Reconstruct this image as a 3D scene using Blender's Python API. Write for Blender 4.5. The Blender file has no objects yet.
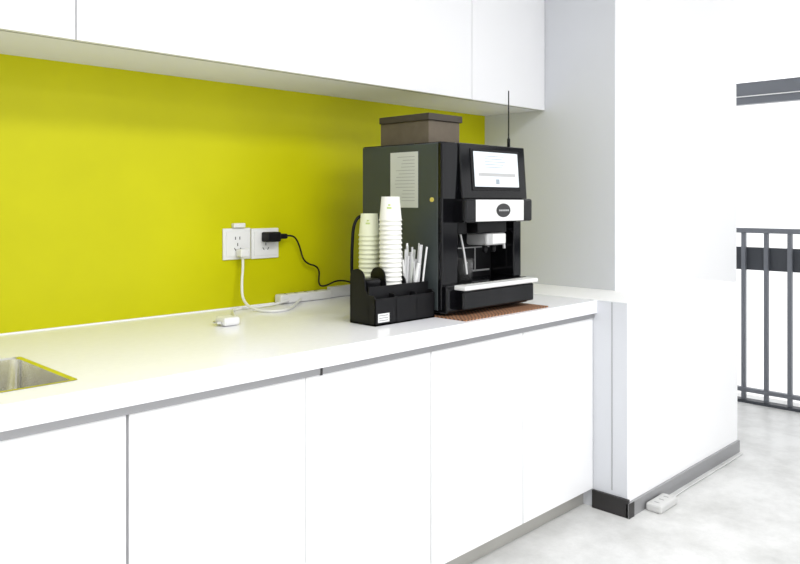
import bpy, bmesh, math, random
from mathutils import Vector
random.seed(4)
sc=bpy.context.scene
sc.view_settings.view_transform='Standard'
sc.view_settings.look='None'
sc.view_settings.exposure=0.0

# ---------------------------------------------------------------- materials
def mat(name,col,rough=0.5,metal=0.0,noise=0.0,nscale=8.0,coat=0.0,bump=0.0,emit=0.0,spec=None,trans=0.0):
    m=bpy.data.materials.new(name); m.use_nodes=True
    nt=m.node_tree; b=nt.nodes['Principled BSDF']
    b.inputs['Base Color'].default_value=(*col,1)
    b.inputs['Roughness'].default_value=rough
    b.inputs['Metallic'].default_value=metal
    b.inputs['Coat Weight'].default_value=coat
    b.inputs['Transmission Weight'].default_value=trans
    if spec is not None: b.inputs['Specular IOR Level'].default_value=spec
    if emit>0:
        b.inputs['Emission Color'].default_value=(*col,1)
        b.inputs['Emission Strength'].default_value=emit
    if noise>0 or bump>0:
        tc=nt.nodes.new('ShaderNodeTexCoord')
        n=nt.nodes.new('ShaderNodeTexNoise'); n.inputs['Scale'].default_value=nscale
        n.inputs['Detail'].default_value=6
        nt.links.new(tc.outputs['Object'],n.inputs['Vector'])
        if noise>0:
            r=nt.nodes.new('ShaderNodeValToRGB')
            r.color_ramp.elements[0].position=0.3; r.color_ramp.elements[1].position=0.7
            r.color_ramp.elements[0].color=(*[max(0,c*(1-noise)) for c in col],1)
            r.color_ramp.elements[1].color=(*[min(1,c*(1+noise)) for c in col],1)
            nt.links.new(n.outputs['Fac'],r.inputs['Fac'])
            nt.links.new(r.outputs['Color'],b.inputs['Base Color'])
        if bump>0:
            bp=nt.nodes.new('ShaderNodeBump'); bp.inputs['Strength'].default_value=bump
            bp.inputs['Distance'].default_value=0.01
            nt.links.new(n.outputs['Fac'],bp.inputs['Height'])
            nt.links.new(bp.outputs['Normal'],b.inputs['Normal'])
    return m
M={}
M['green']=mat('lime_wall_paint',(0.560,0.545,0.0008),0.4,noise=0.05,nscale=2.5,spec=0.2)
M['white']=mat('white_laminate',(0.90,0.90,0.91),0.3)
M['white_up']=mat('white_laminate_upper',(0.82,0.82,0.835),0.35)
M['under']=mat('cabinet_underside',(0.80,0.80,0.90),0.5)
M['counter']=mat('white_quartz',(0.90,0.90,0.94),0.18,noise=0.015,nscale=60,spec=0.25)
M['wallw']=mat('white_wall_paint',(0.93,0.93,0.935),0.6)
M['wallg']=mat('white_wall_shaded',(0.66,0.675,0.71),0.5)  # wall white with the shade of the left-facing sides mixed into the colour
M['gap']=mat('shadow_gap',(0.10,0.10,0.11),0.6)
M['alu']=mat('brushed_aluminium',(0.36,0.36,0.37),0.4,metal=0.5)
M['kick']=mat('steel_kick_board',(0.50,0.49,0.46),0.35,metal=0.5,noise=0.06,nscale=5)
M['dark']=mat('black_skirting',(0.02,0.018,0.018),0.4)
M['steel']=mat('stainless_steel',(0.88,0.87,0.83),0.2,metal=1.0,noise=0.10,nscale=14)
M['chrome']=mat('chrome',(0.8,0.8,0.8),0.1,metal=1.0)
M['side']=mat('machine_side_panel',(0.045,0.055,0.056),0.35,noise=0.05,nscale=4,spec=0.35)
M['gloss']=mat('gloss_black',(0.004,0.004,0.005),0.10,spec=0.28)
M['black']=mat('satin_black',(0.007,0.007,0.008),0.45,spec=0.2)
M['plast']=mat('white_plastic',(0.80,0.80,0.79),0.3)
M['floor_plast']=mat('off_white_plastic',(0.62,0.62,0.61),0.4)
M['grey_plast']=mat('silver_plastic',(0.5,0.5,0.5),0.3,metal=0.3)
M['paper']=mat('paper',(0.55,0.57,0.53),0.8)
M['ink']=mat('ink',(0.25,0.25,0.26),0.7)
M['slot']=mat('socket_slot',(0.03,0.03,0.03),0.5)
M['screen']=mat('lcd_screen',(0.70,0.75,0.80),0.2,emit=0.2)
M['scrb']=mat('lcd_text',(0.30,0.36,0.42),0.3)
M['cup']=mat('white_paper_cup',(0.84,0.84,0.79),0.55)
M['cup2']=mat('pale_green_cup',(0.78,0.80,0.60),0.55)
M['cupg']=mat('green_print',(0.50,0.60,0.22),0.5)
M['box']=mat('brown_box',(0.13,0.105,0.075),0.7,noise=0.12,nscale=20)
M['lid']=mat('dark_box_lid',(0.05,0.04,0.03),0.6,noise=0.1)
M['yellow']=mat('brass_lock',(0.6,0.5,0.1),0.4)
M['rail']=mat('railing_grey_metal',(0.15,0.16,0.18),0.4,metal=0.3)
M['raild']=mat('dark_grey_metal',(0.045,0.05,0.06),0.5)
M['wrap']=mat('clear_wrap',(0.75,0.75,0.76),0.25,trans=0.3)
M['glass']=mat('smoked_glass',(0.5,0.5,0.5),0.05,trans=0.9)
m=mat('woven_mat',(0.25,0.11,0.05),0.8); nt=m.node_tree
w=nt.nodes.new('ShaderNodeTexChecker'); w.inputs['Scale'].default_value=110
w.inputs['Color1'].default_value=(0.36,0.17,0.08,1); w.inputs['Color2'].default_value=(0.10,0.05,0.03,1)
tc=nt.nodes.new('ShaderNodeTexCoord'); nt.links.new(tc.outputs['Object'],w.inputs['Vector'])
nt.links.new(w.outputs['Color'],nt.nodes['Principled BSDF'].inputs['Base Color']); M['mat']=m
m=mat('polished_concrete',(0.6,0.6,0.6),0.35); nt=m.node_tree; b=nt.nodes['Principled BSDF']
tc=nt.nodes.new('ShaderNodeTexCoord')
n1=nt.nodes.new('ShaderNodeTexNoise'); n1.inputs['Scale'].default_value=3.4; n1.inputs['Detail'].default_value=10; n1.inputs['Roughness'].default_value=0.7
nt.links.new(tc.outputs['Object'],n1.inputs['Vector'])
r=nt.nodes.new('ShaderNodeValToRGB')
r.color_ramp.elements[0].position=0.33; r.color_ramp.elements[0].color=(0.54,0.54,0.525,1)
r.color_ramp.elements[1].position=0.60; r.color_ramp.elements[1].color=(0.74,0.74,0.73,1)
nt.links.new(n1.outputs['Fac'],r.inputs['Fac']); nt.links.new(r.outputs['Color'],b.inputs['Base Color'])
M['floor']=m

# ---------------------------------------------------------------- helpers
def empty(name,loc=(0,0,0)):
    e=bpy.data.objects.new(name,None); e.location=loc; e.empty_display_size=0.1
    sc.collection.objects.link(e); return e
def finish(name,bm,m,parent=None,bevel=0.0,smooth=False,seg=2):
    me=bpy.data.meshes.new(name); bm.to_mesh(me); bm.free()
    o=bpy.data.objects.new(name,me); sc.collection.objects.link(o)
    me.materials.append(M[m] if isinstance(m,str) else m)
    if smooth:
        for p in me.polygons: p.use_smooth=True
    if bevel>0:
        md=o.modifiers.new('bevel','BEVEL'); md.width=bevel; md.segments=seg; md.limit_method='ANGLE'
    if parent:
        o.parent=parent
    return o
def addbox(bm,x0,x1,y0,y1,z0,z1):
    vs=[bm.verts.new((x,y,z)) for x in (x0,x1) for y in (y0,y1) for z in (z0,z1)]
    for f in ((0,1,3,2),(4,6,7,5),(0,4,5,1),(2,3,7,6),(0,2,6,4),(1,5,7,3)):
        bm.faces.new([vs[i] for i in f])
def box(name,x0,x1,y0,y1,z0,z1,m,parent=None,bevel=0.0):
    bm=bmesh.new(); addbox(bm,x0,x1,y0,y1,z0,z1)
    bmesh.ops.recalc_face_normals(bm,faces=bm.faces)
    return finish(name,bm,m,parent,bevel)
def boxes(name,lst,m,parent=None,bevel=0.0):
    bm=bmesh.new()
    for l in lst: addbox(bm,*l)
    bmesh.ops.recalc_face_normals(bm,faces=bm.faces)
    return finish(name,bm,m,parent,bevel)
def lathe(name,prof,cx,cy,m,parent=None,n=32):
    bm=bmesh.new(); rings=[]
    for r_,z in prof:
        rings.append([bm.verts.new((cx+r_*math.cos(2*math.pi*i/n),cy+r_*math.sin(2*math.pi*i/n),z)) for i in range(n)])
    for a,b_ in zip(rings,rings[1:]):
        for i in range(n): bm.faces.new((a[i],a[(i+1)%n],b_[(i+1)%n],b_[i]))
    bm.faces.new(rings[0][::-1]); bm.faces.new(rings[-1])
    bmesh.ops.recalc_face_normals(bm,faces=bm.faces)
    o=finish(name,bm,m,parent); 
    for p in o.data.polygons: p.use_smooth=len(p.vertices)==4
    return o
def prism(name,pts,axis,a0,a1,m,parent=None,bevel=0.0):
    bm=bmesh.new()
    def P(p,a): return {'x':(a,p[0],p[1]),'y':(p[0],a,p[1]),'z':(p[0],p[1],a)}[axis]
    A=[bm.verts.new(P(p,a0)) for p in pts]; B=[bm.verts.new(P(p,a1)) for p in pts]
    bm.faces.new(A); bm.faces.new(B[::-1]); k=len(pts)
    for i in range(k): bm.faces.new((A[i],B[i],B[(i+1)%k],A[(i+1)%k]))
    bmesh.ops.recalc_face_normals(bm,faces=bm.faces)
    return finish(name,bm,m,parent,bevel)
def cable(name,pts,r_,m,parent=None):
    cu=bpy.data.curves.new(name,'CURVE'); cu.dimensions='3D'; cu.bevel_depth=r_; cu.bevel_resolution=4
    sp=cu.splines.new('NURBS'); sp.points.add(len(pts)-1)
    for i,p in enumerate(pts): sp.points[i].co=(*p,1)
    sp.use_endpoint_u=True; sp.order_u=3; sp.resolution_u=12; cu.use_fill_caps=True
    o=bpy.data.objects.new(name,cu); sc.collection.objects.link(o); cu.materials.append(M[m])
    if parent: o.parent=parent
    return o

YB=2.442; ZC=0.839; YF=1.595; X1=3.09; X2=2.745; CEIL=2.60
sx0,sx1,sy0,sy1=0.02,0.70,1.70,2.06
# ---------------------------------------------------------------- room shell
box('floor',-1.6,5.05,-3.2,YB+0.1,-0.1,0,'floor')
box('wall_back',-1.6,X1,YB,YB+0.1,0,CEIL,'green')
box('wall_left',-1.7,-1.6,-3.2,YB+0.1,0,CEIL,'wallw')
box('ceiling',-1.6,5.05,-3.2,YB+0.1,CEIL,CEIL+0.1,'wallw')
box('wall_right',X1+0.004,4.48,1.705,YB+0.1,0,CEIL,'wallw')
box('wall_column_side',X1,X1+0.004,1.707,YB,ZC,CEIL,'wallg')  # thin skin giving the column's left face its painted-in shade
lc=empty('wall_ledge')
boxes('cladding',[(X2+0.002,X1,1.462,YB,0.0,ZC),(X1,3.855,1.462,1.705,0.0,ZC)],'wallw',lc)
boxes('side_panel',[(X2,X2+0.002,1.464,YB,0.0,ZC-0.001)],'wallg',lc)  # left-face skin of the ledge, shade carried by the greyer colour
box('side_seam',X2-0.0015,X2,1.527,1.530,0.09,ZC-0.002,'alu',lc)
tr=empty('baseboard_right')
box('return',X2-0.012,X2,1.452,1.612,0,0.072,'dark',tr,0.001)
box('front',X2-0.012,3.855,1.450,1.462,0,0.058,'alu',tr,0.001)
box('front_cap',X2-0.013,2.775,1.448,1.450,0,0.058,'dark',tr)

# ---------------------------------------------------------------- base cabinet
bc=empty('base_cabinet')
YD=YF+0.018
boxes('carcass',[(-1.6,-0.03,YD+0.02,YB,0.072,0.766),(0.75,X2,YD+0.02,YB,0.072,0.766),(-0.03,0.75,YD+0.02,YB,0.072,0.60),(-0.03,0.75,YD+0.02,YD+0.04,0.6,0.766),(-0.03,0.75,2.12,YB,0.6,0.766)],'gap',bc)
box('kick_board',-1.6,X2,YD+0.045,YD+0.06,0,0.072,'kick',bc)
seams=[-1.59,-1.205,-0.711,-0.217,0.277,0.774,1.272,1.770,2.262,2.744]
for i,(a,b_) in enumerate(zip(seams,seams[1:])):
    g=0.0035 if abs(b_-0.774)<.01 else 0.0022
    g0=0.0035 if abs(a-0.774)<.01 else 0.0022
    if abs(a-1.272)<.01: g0=0.0010
    if abs(b_-1.272)<.01: g=0.0010
    box(f'door_panel_{i+1}',a+g0,b_-g,YD,YD+0.02,0.075,0.764,'white',bc,0.0008)
box('finger_rail',-1.6,X2,YD-0.006,YD+0.03,0.766,0.787,'alu',bc)
box('rail_joint',1.318,1.324,YD-0.008,YD,0.764,0.788,'slot',bc)

ct=empty('countertop')
boxes('slab',[(-1.6,sx0,YF,YB,0.787,ZC),(sx1,X2,YF,YB,0.787,ZC),(sx0,sx1,YF,sy0,0.787,ZC),(sx0,sx1,sy1,YB,0.787,ZC)],'counter',ct)
box('upstand',-1.6,X1,YB-0.006,YB-0.0005,ZC,ZC+0.004,'counter',ct)

def rrect(x0,x1,y0,y1,r_,n=6):
    pts=[]
    for cx,cy,a0 in ((x1-r_,y1-r_,0),(x0+r_,y1-r_,90),(x0+r_,y0+r_,180),(x1-r_,y0+r_,270)):
        for i in range(n+1):
            a=math.radians(a0+90*i/n); pts.append((cx+r_*math.cos(a),cy+r_*math.sin(a)))
    return pts
sk=empty('kitchen_sink')
bm=bmesh.new(); loops=[]
for inset,r_,z in ((-0.002,0.012,ZC+0.001),(0.004,0.016,ZC+0.002),(0.008,0.018,ZC-0.002),(0.016,0.03,ZC-0.15),(0.04,0.04,ZC-0.175)):
    loops.append([bm.verts.new((x,y,z)) for x,y in rrect(sx0+inset,sx1-inset,sy0+inset,sy1-inset,r_)])
for a,b_ in zip(loops,loops[1:]):
    k=len(a)
    for i in range(k): bm.faces.new((a[i],a[(i+1)%k],b_[(i+1)%k],b_[i]))
bm.faces.new(loops[-1])
finish('basin',bm,'steel',sk,smooth=False)
lathe('drain',[(0.045,ZC-0.1745),(0.045,ZC-0.171),(0.03,ZC-0.171),(0.028,ZC-0.173)],0.36,1.88,'chrome',sk)

# ---------------------------------------------------------------- wall cabinet
wc=empty('wall_cabinet')
ZU=1.675; YU=2.076
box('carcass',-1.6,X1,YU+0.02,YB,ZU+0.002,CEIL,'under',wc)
us=[-1.59,-0.28,0.850,2.539,X1-0.001]
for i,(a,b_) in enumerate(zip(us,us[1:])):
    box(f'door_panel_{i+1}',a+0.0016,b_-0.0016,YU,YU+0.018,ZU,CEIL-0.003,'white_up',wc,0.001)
box('light_rail',-1.6,X1,YU+0.018,YU+0.024,ZU-0.001,ZU+0.003,'alu',wc)

# ---------------------------------------------------------------- coffee machine
cm=empty('coffee_machine')
mx0,mx1=1.950,2.420; myf,myb=1.725,2.128; mz0,mz1=ZC,1.443
box('rear_body',mx0,mx1,1.86,myb,0.855,mz1,'black',cm,0.006)
box('side_panel',mx0-0.004,mx0+0.004,myf+0.018,myb-0.004,0.862,mz1-0.004,'side',cm,0.003)
box('side_panel_right',mx1-0.004,mx1+0.004,myf+0.018,myb-0.004,0.862,mz1-0.004,'side',cm,0.003)
box('left_column',mx0-0.002,2.035,myf,1.862,0.862,mz1,'gloss',cm,0.006)
box('right_column',2.372,mx1,myf+0.01,1.862,0.95,1.2,'gloss',cm,0.004)
prism('head',[(1.862,1.165),(myf,1.165),(myf-0.018,1.25),(myf-0.004,mz1),(1.862,mz1)],'x',2.035,mx1,'gloss',cm,0.004)
box('recess_back',2.035,2.372,1.845,1.86,0.95,1.165,'black',cm)
box('logo_bar',2.005,2.400,1.668,1.74,1.163,1.247,'gloss',cm,0.008)
box('logo_plate',2.060,2.340,1.6655,1.669,1.167,1.243,'plast',cm,0.001)
bm=bmesh.new(); bmesh.ops.create_uvsphere(bm,u_segments=32,v_segments=12,radius=1)
for v in bm.verts: v.co=Vector((2.215+v.co.x*0.042,1.665+v.co.y*0.0015,1.205+v.co.z*0.025))
finish('logo_oval',bm,'slot',cm,smooth=True)
boxes('logo_lettering',[(2.187+i*0.0100,2.194+i*0.0100,1.6627,1.664,1.202,1.208) for i in range(6)],'grey_plast',cm)
def scr(name,x0,x1,z0,z1,d,m):
    f=lambda z:1.707+(z-1.25)*(0.014/0.193)
    bm=bmesh.new()
    q=[(x0,f(z0)-d,z0),(x1,f(z0)-d,z0),(x1,f(z1)-d,z1),(x0,f(z1)-d,z1)]
    A=[bm.verts.new(p) for p in q]; B=[bm.verts.new((p[0],p[1]+d+0.002,p[2])) for p in q]
    bm.faces.new(A); bm.faces.new(B[::-1])
    for i in range(4): bm.faces.new((A[i],B[i],B[(i+1)%4],A[(i+1)%4]))
    bmesh.ops.recalc_face_normals(bm,faces=bm.faces)
    return finish(name,bm,m,cm)
scr('screen_bezel',2.090,2.375,1.276,1.425,0.003,'black')
scr('screen',2.104,2.365,1.290,1.416,0.005,'screen')
for i in range(5):
    z=1.400-i*0.010; scr(f'screen_text_{i}',2.165,2.165+random.uniform(.10,.16),z,z+0.002,0.0056,'scrb')
scr('screen_band',2.125,2.345,1.328,1.340,0.0056,'grey_plast')
scr('screen_icon',2.225,2.245,1.300,1.318,0.0056,'scrb')
box('spout_cover',2.165,2.280,1.70,1.80,1.078,1.122,'grey_plast',cm,0.008)
box('spout_face',2.195,2.272,1.698,1.70,1.084,1.118,'plast',cm,0.001)
box('spout_block',2.13,2.30,1.715,1.845,1.122,1.165,'black',cm,0.004)
for i,x in enumerate((2.195,2.245)):
    lathe(f'spout_{i+1}',[(0.011,1.078),(0.009,1.055),(0.006,1.050)],x,1.735,'black',cm,16)
cable('steam_wand',[(2.075,1.76,1.165),(2.075,1.75,1.12),(2.08,1.735,1.05),(2.075,1.72,0.98)],0.004,'grey_plast',cm)
box('left_valve',2.05,2.10,1.74,1.80,1.12,1.165,'black',cm,0.004)
cable('hot_water_tap',[(2.325,1.80,1.13),(2.325,1.75,1.125),(2.325,1.745,1.06)],0.006,'grey_plast',cm)
boxes('recess_trim',[(2.05,2.36,1.843,1.846,0.97,0.976),(2.05,2.36,1.843,1.846,1.06,1.064),(2.15,2.155,1.843,1.846,0.97,1.06),(2.27,2.275,1.843,1.846,0.97,1.06)],'grey_plast',cm)
lathe('glass_cup',[(0.028,0.951),(0.036,1.03),(0.0345,1.03),(0.027,0.955)],2.125,1.775,'glass',cm,24)
box('base',mx0,mx1,1.705,myb,0.852,0.95,'gloss',cm,0.005)
box('drip_tray_body',2.0,2.415,1.672,1.71,0.862,0.928,'gloss',cm,0.006)
box('drip_tray',1.99,2.42,1.655,1.84,0.932,0.948,'plast',cm,0.005)
boxes('drip_grid',[(2.03+i*0.022,2.042+i*0.022,1.69,1.83,0.948,0.9495) for i in range(16)],'steel',cm)
boxes('feet',[(x,x+0.04,y,y+0.04,ZC+0.004,0.855) for x in (1.965,2.36) for y in (1.75,2.07)],'black',cm,0.002)
box('notice_paper',mx0-0.0055,mx0-0.004,1.835,1.972,1.215,1.413,'paper',cm)
boxes('notice_lines',[(mx0-0.0060,mx0-0.0055,1.85,1.955-random.uniform(0,.05),1.395-i*0.012,1.3965-i*0.012) for i in range(14)],'ink',cm)
bm=bmesh.new(); bmesh.ops.create_cone(bm,segments=20,radius1=0.008,radius2=0.008,depth=0.006,cap_ends=True)
for v in bm.verts: v.co=Vector((mx0-0.005+v.co.z,1.768+v.co.x,1.243+v.co.y))
finish('lock',bm,'yellow',cm)
lathe('antenna',[(0.006,1.443),(0.006,1.475),(0.0028,1.48),(0.0022,1.66)],2.36,1.75,'black',cm,12)
cable('water_hose',[(1.953,2.145,1.18),(1.925,2.15,1.17),(1.915,2.15,1.05),(1.915,2.15,0.93),(1.935,2.14,0.86)],0.006,'black',cm)

bb=empty('storage_box')
box('box_body',2.045,2.218,1.875,2.128,1.444,1.535,'box',bb,0.002)
box('box_lid',2.037,2.226,1.867,2.128,1.535,1.560,'lid',bb,0.002)

box('woven_placemat',1.945,2.43,1.618,2.13,ZC,ZC+0.005,'mat')

# ---------------------------------------------------------------- cup organizer
og=empty('cup_organizer')
ox0,ox1,oy0,oy1=1.660,1.940,1.752,1.872
def side(x0,x1,lo,hi,nm):
    pts=[(oy0,ZC+0.001),(oy1,ZC+0.001),(oy1,hi-0.028)]
    for k in range(9):
        a=k/8*math.pi
        pts.append((oy1-0.034+0.034*math.cos(a),hi-0.028+0.028*math.sin(a)))
    pts+=[(oy1-0.074,lo+0.014),(oy1-0.088,lo),(oy0+0.01,lo),(oy0,lo-0.01)]
    prism(nm,pts,'x',x0,x1,'black',og,0.001)
for i,(x,hi) in enumerate(((ox0,1.018),(1.752,1.018),(1.850,0.990),(ox1-0.005,0.990))):
    side(x,x+0.005,0.936,hi,f'divider_{i+1}')
box('base',ox0,ox1,oy0,oy1,ZC+0.001,ZC+0.006,'black',og)
box('back_panel',ox0,ox1,oy1-0.004,oy1,ZC+0.001,0.980,'black',og)
box('front_panel',ox0,ox1,oy0,oy0+0.004,ZC+0.001,0.926,'black',og)
box('middle_panel',ox0,ox1,1.782,1.785,ZC+0.001,0.962,'black',og)
box('label',1.672,1.722,oy0-0.0012,oy0,0.850,0.878,'plast',og)
boxes('label_text',[(1.676,1.716,oy0-0.0018,oy0-0.0012,0.855+i*0.008,0.857+i*0.008) for i in range(3)],'ink',og)
def stack(name,cx,cy,z0,z1,rb,m,pm):
    e=empty(name)
    prof=[]; z=z0; step=0.0155; cup_h=0.085; rt=rb*0.78
    prof.append((rb*0.95,z0))
    while z<z1-cup_h:
        prof+= [(rb,z),(rb,z+0.004),(rb*0.955,z+0.005),(rb*0.915,z+step-0.001)]
        z+=step
    prof+= [(rb,z),(rb,z+0.004),(rb*0.95,z+0.005),(rt,z1),(rt*0.93,z1),(rt*0.92,z1-0.006)]
    lathe('cups',prof,cx,cy,m,e)
    zz=z; rr=lambda q: rb*0.95+(rt-rb*0.95)*((q-zz-0.005)/(z1-zz-0.005))
    for j,(a0,a1,h0,h1) in enumerate(((205,232,0.040,0.046),(212,226,0.050,0.055),(80,120,0.03,0.05))):
        bm=bmesh.new(); n=6; rows=[]
        for h in (h0,h1):
            q=zz+h; rows.append([bm.verts.new((cx+(rr(q)+0.0006)*math.cos(math.radians(a0+(a1-a0)*i/n)),cy+(rr(q)+0.0006)*math.sin(math.radians(a0+(a1-a0)*i/n)),q)) for i in range(n+1)])
        for i in range(n): bm.faces.new((rows[0][i],rows[0][i+1],rows[1][i+1],rows[1][i]))
        finish(f'print_{j+1}',bm,pm,e)
    return e
stack('paper_cup_stack',1.803,1.828,ZC+0.008,1.253,0.0395,'cup','cupg')
stack('paper_cup_stack.001',1.795,1.925,ZC+0.001,1.195,0.037,'cup2','cupg')
st=empty('stirrer_bundle')
for i in range(34):
    x=random.uniform(1.862,1.925); y=random.uniform(1.80,1.860)
    dx=random.uniform(-.035,.012); dy=random.uniform(-.03,.005); h=random.uniform(1.02,1.095)
    cable(f'stirrer_{i+1}',[(x,y,ZC+0.012),(x+dx*.4,y+dy*.3,0.96),(x+dx,y+dy,h)],random.choice((0.002,0.0035,0.007)),random.choice(('wrap','plast','paper','wrap')),st)
ld=empty('cup_lid_stack')
lathe('lids',[(0.030,0.848),(0.033,0.86),(0.033,0.970),(0.034,0.972),(0.034,0.977),(0.028,0.983),(0.024,0.983)],1.708,1.826,'black',ld,28)

# ---------------------------------------------------------------- sockets
def socket(name,x0,x1,z0,z1):
    e=empty(name); yw=YB
    box('plate',x0,x1,yw-0.009,yw,z0,z1,'plast',e,0.003)
    box('face',x0+0.012,x1-0.012,yw-0.0115,yw-0.009,z0+0.012,z1-0.012,'plast',e,0.001)
    cx=(x0+x1)/2; cz=(z0+z1)/2; y0=yw-0.0125; y1=yw-0.0114
    # two flat pins on top, earthed three-pin group (slanted live/neutral) below
    boxes('two_pin',[(cx-0.011,cx-0.008,y0,y1,cz+0.016,cz+0.027),(cx+0.008,cx+0.011,y0,y1,cz+0.016,cz+0.027)],'slot',e)
    boxes('earth_pin',[(cx-0.0015,cx+0.0015,y0,y1,cz-0.008,cz+0.003)],'slot',e)
    for s in (-1,1):
        c=(cx+s*0.011,cz-0.020); a=math.radians(35)*s; L,W=0.0055,0.0014
        ux,uz=math.sin(a),math.cos(a)
        q=[(c[0]+i*L*ux+j*W*uz,c[1]+i*L*uz-j*W*ux) for i,j in ((-1,-1),(-1,1),(1,1),(1,-1))]
        prism('slanted_pin_%d'%(s+2),q,'y',y0,y1,'slot',e)
    return e
socket('wall_socket',1.535,1.655,1.020,1.137)
socket('wall_socket.001',1.659,1.785,1.018,1.134)
box('switch_box',1.575,1.625,YB-0.02,YB,1.139,1.156,'plast',None,0.003)
pl=empty('black_power_plug')
box('plug_body',1.700,1.765,YB-0.055,YB-0.012,1.082,1.120,'black',pl,0.006)
box('plug_grip',1.765,1.80,YB-0.05,YB-0.02,1.092,1.112,'black',pl,0.005)
cable('cable',[(1.79,YB-0.035,1.10),(1.84,YB-0.03,1.11),(1.88,YB-0.02,1.06),(1.90,YB-0.02,0.99),(1.985,YB-0.02,0.97),(1.965,YB-0.03,0.90),(1.98,YB-0.05,0.89),(2.06,YB-0.06,0.92),(2.14,YB-0.12,0.88),(2.2,YB-0.16,ZC+0.003)],0.0035,'black',pl)
wp=empty('white_power_cable')
box('plug_body',1.585,1.625,YB-0.05,YB-0.012,1.03,1.06,'plast',wp,0.006)
cable('cable',[(1.605,YB-0.03,1.035),(1.607,YB-0.03,1.00),(1.60,YB-0.03,0.93),(1.585,YB-0.06,0.87),(1.58,YB-0.14,ZC+0.006),(1.62,YB-0.22,ZC+0.005),(1.70,YB-0.20,ZC+0.005),(1.80,YB-0.10,ZC+0.005),(1.86,YB-0.055,ZC+0.015)],0.005,'plast',wp)
cable('tail_cable',[(1.37,2.135,ZC+0.008),(1.43,2.19,ZC+0.005),(1.49,2.30,ZC+0.005),(1.55,2.39,ZC+0.005),(1.70,2.36,ZC+0.005),(1.80,2.385,ZC+0.015)],0.004,'plast',wp)
ps=empty('power_strip')
box('strip_body',1.765,2.02,YB-0.05,YB-0.008,ZC+0.001,ZC+0.036,'plast',ps,0.006)
boxes('strip_slots',[(1.80+i*0.05,1.806+i*0.05,YB-0.04,YB-0.02,ZC+0.036,ZC+0.0365) for i in range(4)],'slot',ps)
box('cable_trunking',2.03,3.0,YB-0.032,YB-0.007,ZC+0.001,ZC+0.045,'plast',None,0.004)
ad=empty('power_adapter')
box('adapter_body',1.320,1.380,2.085,2.145,ZC+0.001,ZC+0.028,'plast',ad,0.008)
boxes('adapter_pins',[(1.303,1.322,2.100,2.105,ZC+0.010,ZC+0.016),(1.303,1.322,2.124,2.129,ZC+0.010,ZC+0.016)],'chrome',ad)

fl=empty('extension_socket')
box('body',-0.075,0.075,-0.033,0.033,0,0.032,'floor_plast',fl,0.008)
boxes('slots',[(-0.045+i*0.04,-0.041+i*0.04,-0.010,0.010,0.032,0.0325) for i in range(3)],'ink',fl)
cable('cord',[(0.07,0.0,0.012),(0.12,0.005,0.006),(0.2,0.012,0.006),(0.5,0.012,0.006),(0.88,0.012,0.006)],0.003,'floor_plast',fl)
fl.location=(2.935,1.412,0.0)

# ---------------------------------------------------------------- balcony
rl=empty('balcony_railing')
XR=4.85
box('top_rail',XR-0.025,XR+0.025,-3.0,YB,1.045,1.075,'rail',rl,0.004)
box('bottom_rail',XR-0.018,XR+0.018,-3.0,YB,0.065,0.090,'rail',rl,0.003)
boxes('base_plate',[(XR-0.03,XR+0.03,-3.0,YB,0.0,0.018)],'raild',rl)
boxes('balusters',[(XR-0.012,XR+0.012,1.533+0.1335*k-0.012,1.533+0.1335*k+0.012,0.018,1.05) for k in range(-32,7)],'rail',rl)
boxes('posts',[(XR-0.02,XR+0.02,y,y+0.04,0,1.05) for y in (-2.9,-1.5,-0.1,2.3)],'rail',rl)
box('mid_board',XR+0.03,XR+0.05,-3.0,YB,0.815,0.955,'raild',rl)
wf=empty('window_1')
boxes('transom',[(4.93,4.99,-3.2,YB+0.1,1.85,1.985)],'rail',wf)
boxes('transom_glazing_bead',[(4.915,4.93,-3.2,YB+0.1,1.895,1.90)],'plast',wf)
boxes('frame_ends',[(4.93,4.99,-3.2,-3.1,0,CEIL),(4.93,4.99,YB,YB+0.1,0,CEIL)],'rail',wf)
box('wall_exterior',8.0,8.1,-8,10,-3,2.4,'wallw')

# ---------------------------------------------------------------- lights
w=bpy.data.worlds.new('daylight'); sc.world=w; w.use_nodes=True
bg=w.node_tree.nodes['Background']; bg.inputs['Color'].default_value=(0.975,0.988,1.0,1); bg.inputs['Strength'].default_value=1.58
def area(name,loc,rot,sx,sy,p,col=(1,1,1)):
    l=bpy.data.lights.new(name,'AREA'); l.shape='RECTANGLE'; l.size=sx; l.size_y=sy; l.energy=p; l.color=col
    o=bpy.data.objects.new(name,l); sc.collection.objects.link(o); o.location=loc; o.rotation_euler=rot
area('ceiling_fill',(1.2,0.4,CEIL-0.03),(0,0,0),2.4,0.5,42)  # added fill lamps below the unseen ceiling, no known fixtures
area('ceiling_fill.001',(1.2,-1.6,CEIL-0.03),(0,0,0),2.4,0.5,42)

# ---------------------------------------------------------------- camera
cd=bpy.data.cameras.new('camera'); cam=bpy.data.objects.new('camera',cd); sc.collection.objects.link(cam)
cam.location=(0,0,1.235); cam.rotation_euler=(math.radians(90),0,math.radians(-45.32))
cd.sensor_width=36; cd.lens=34.245; cd.shift_y=-0.1; cd.clip_start=0.05
sc.camera=cam
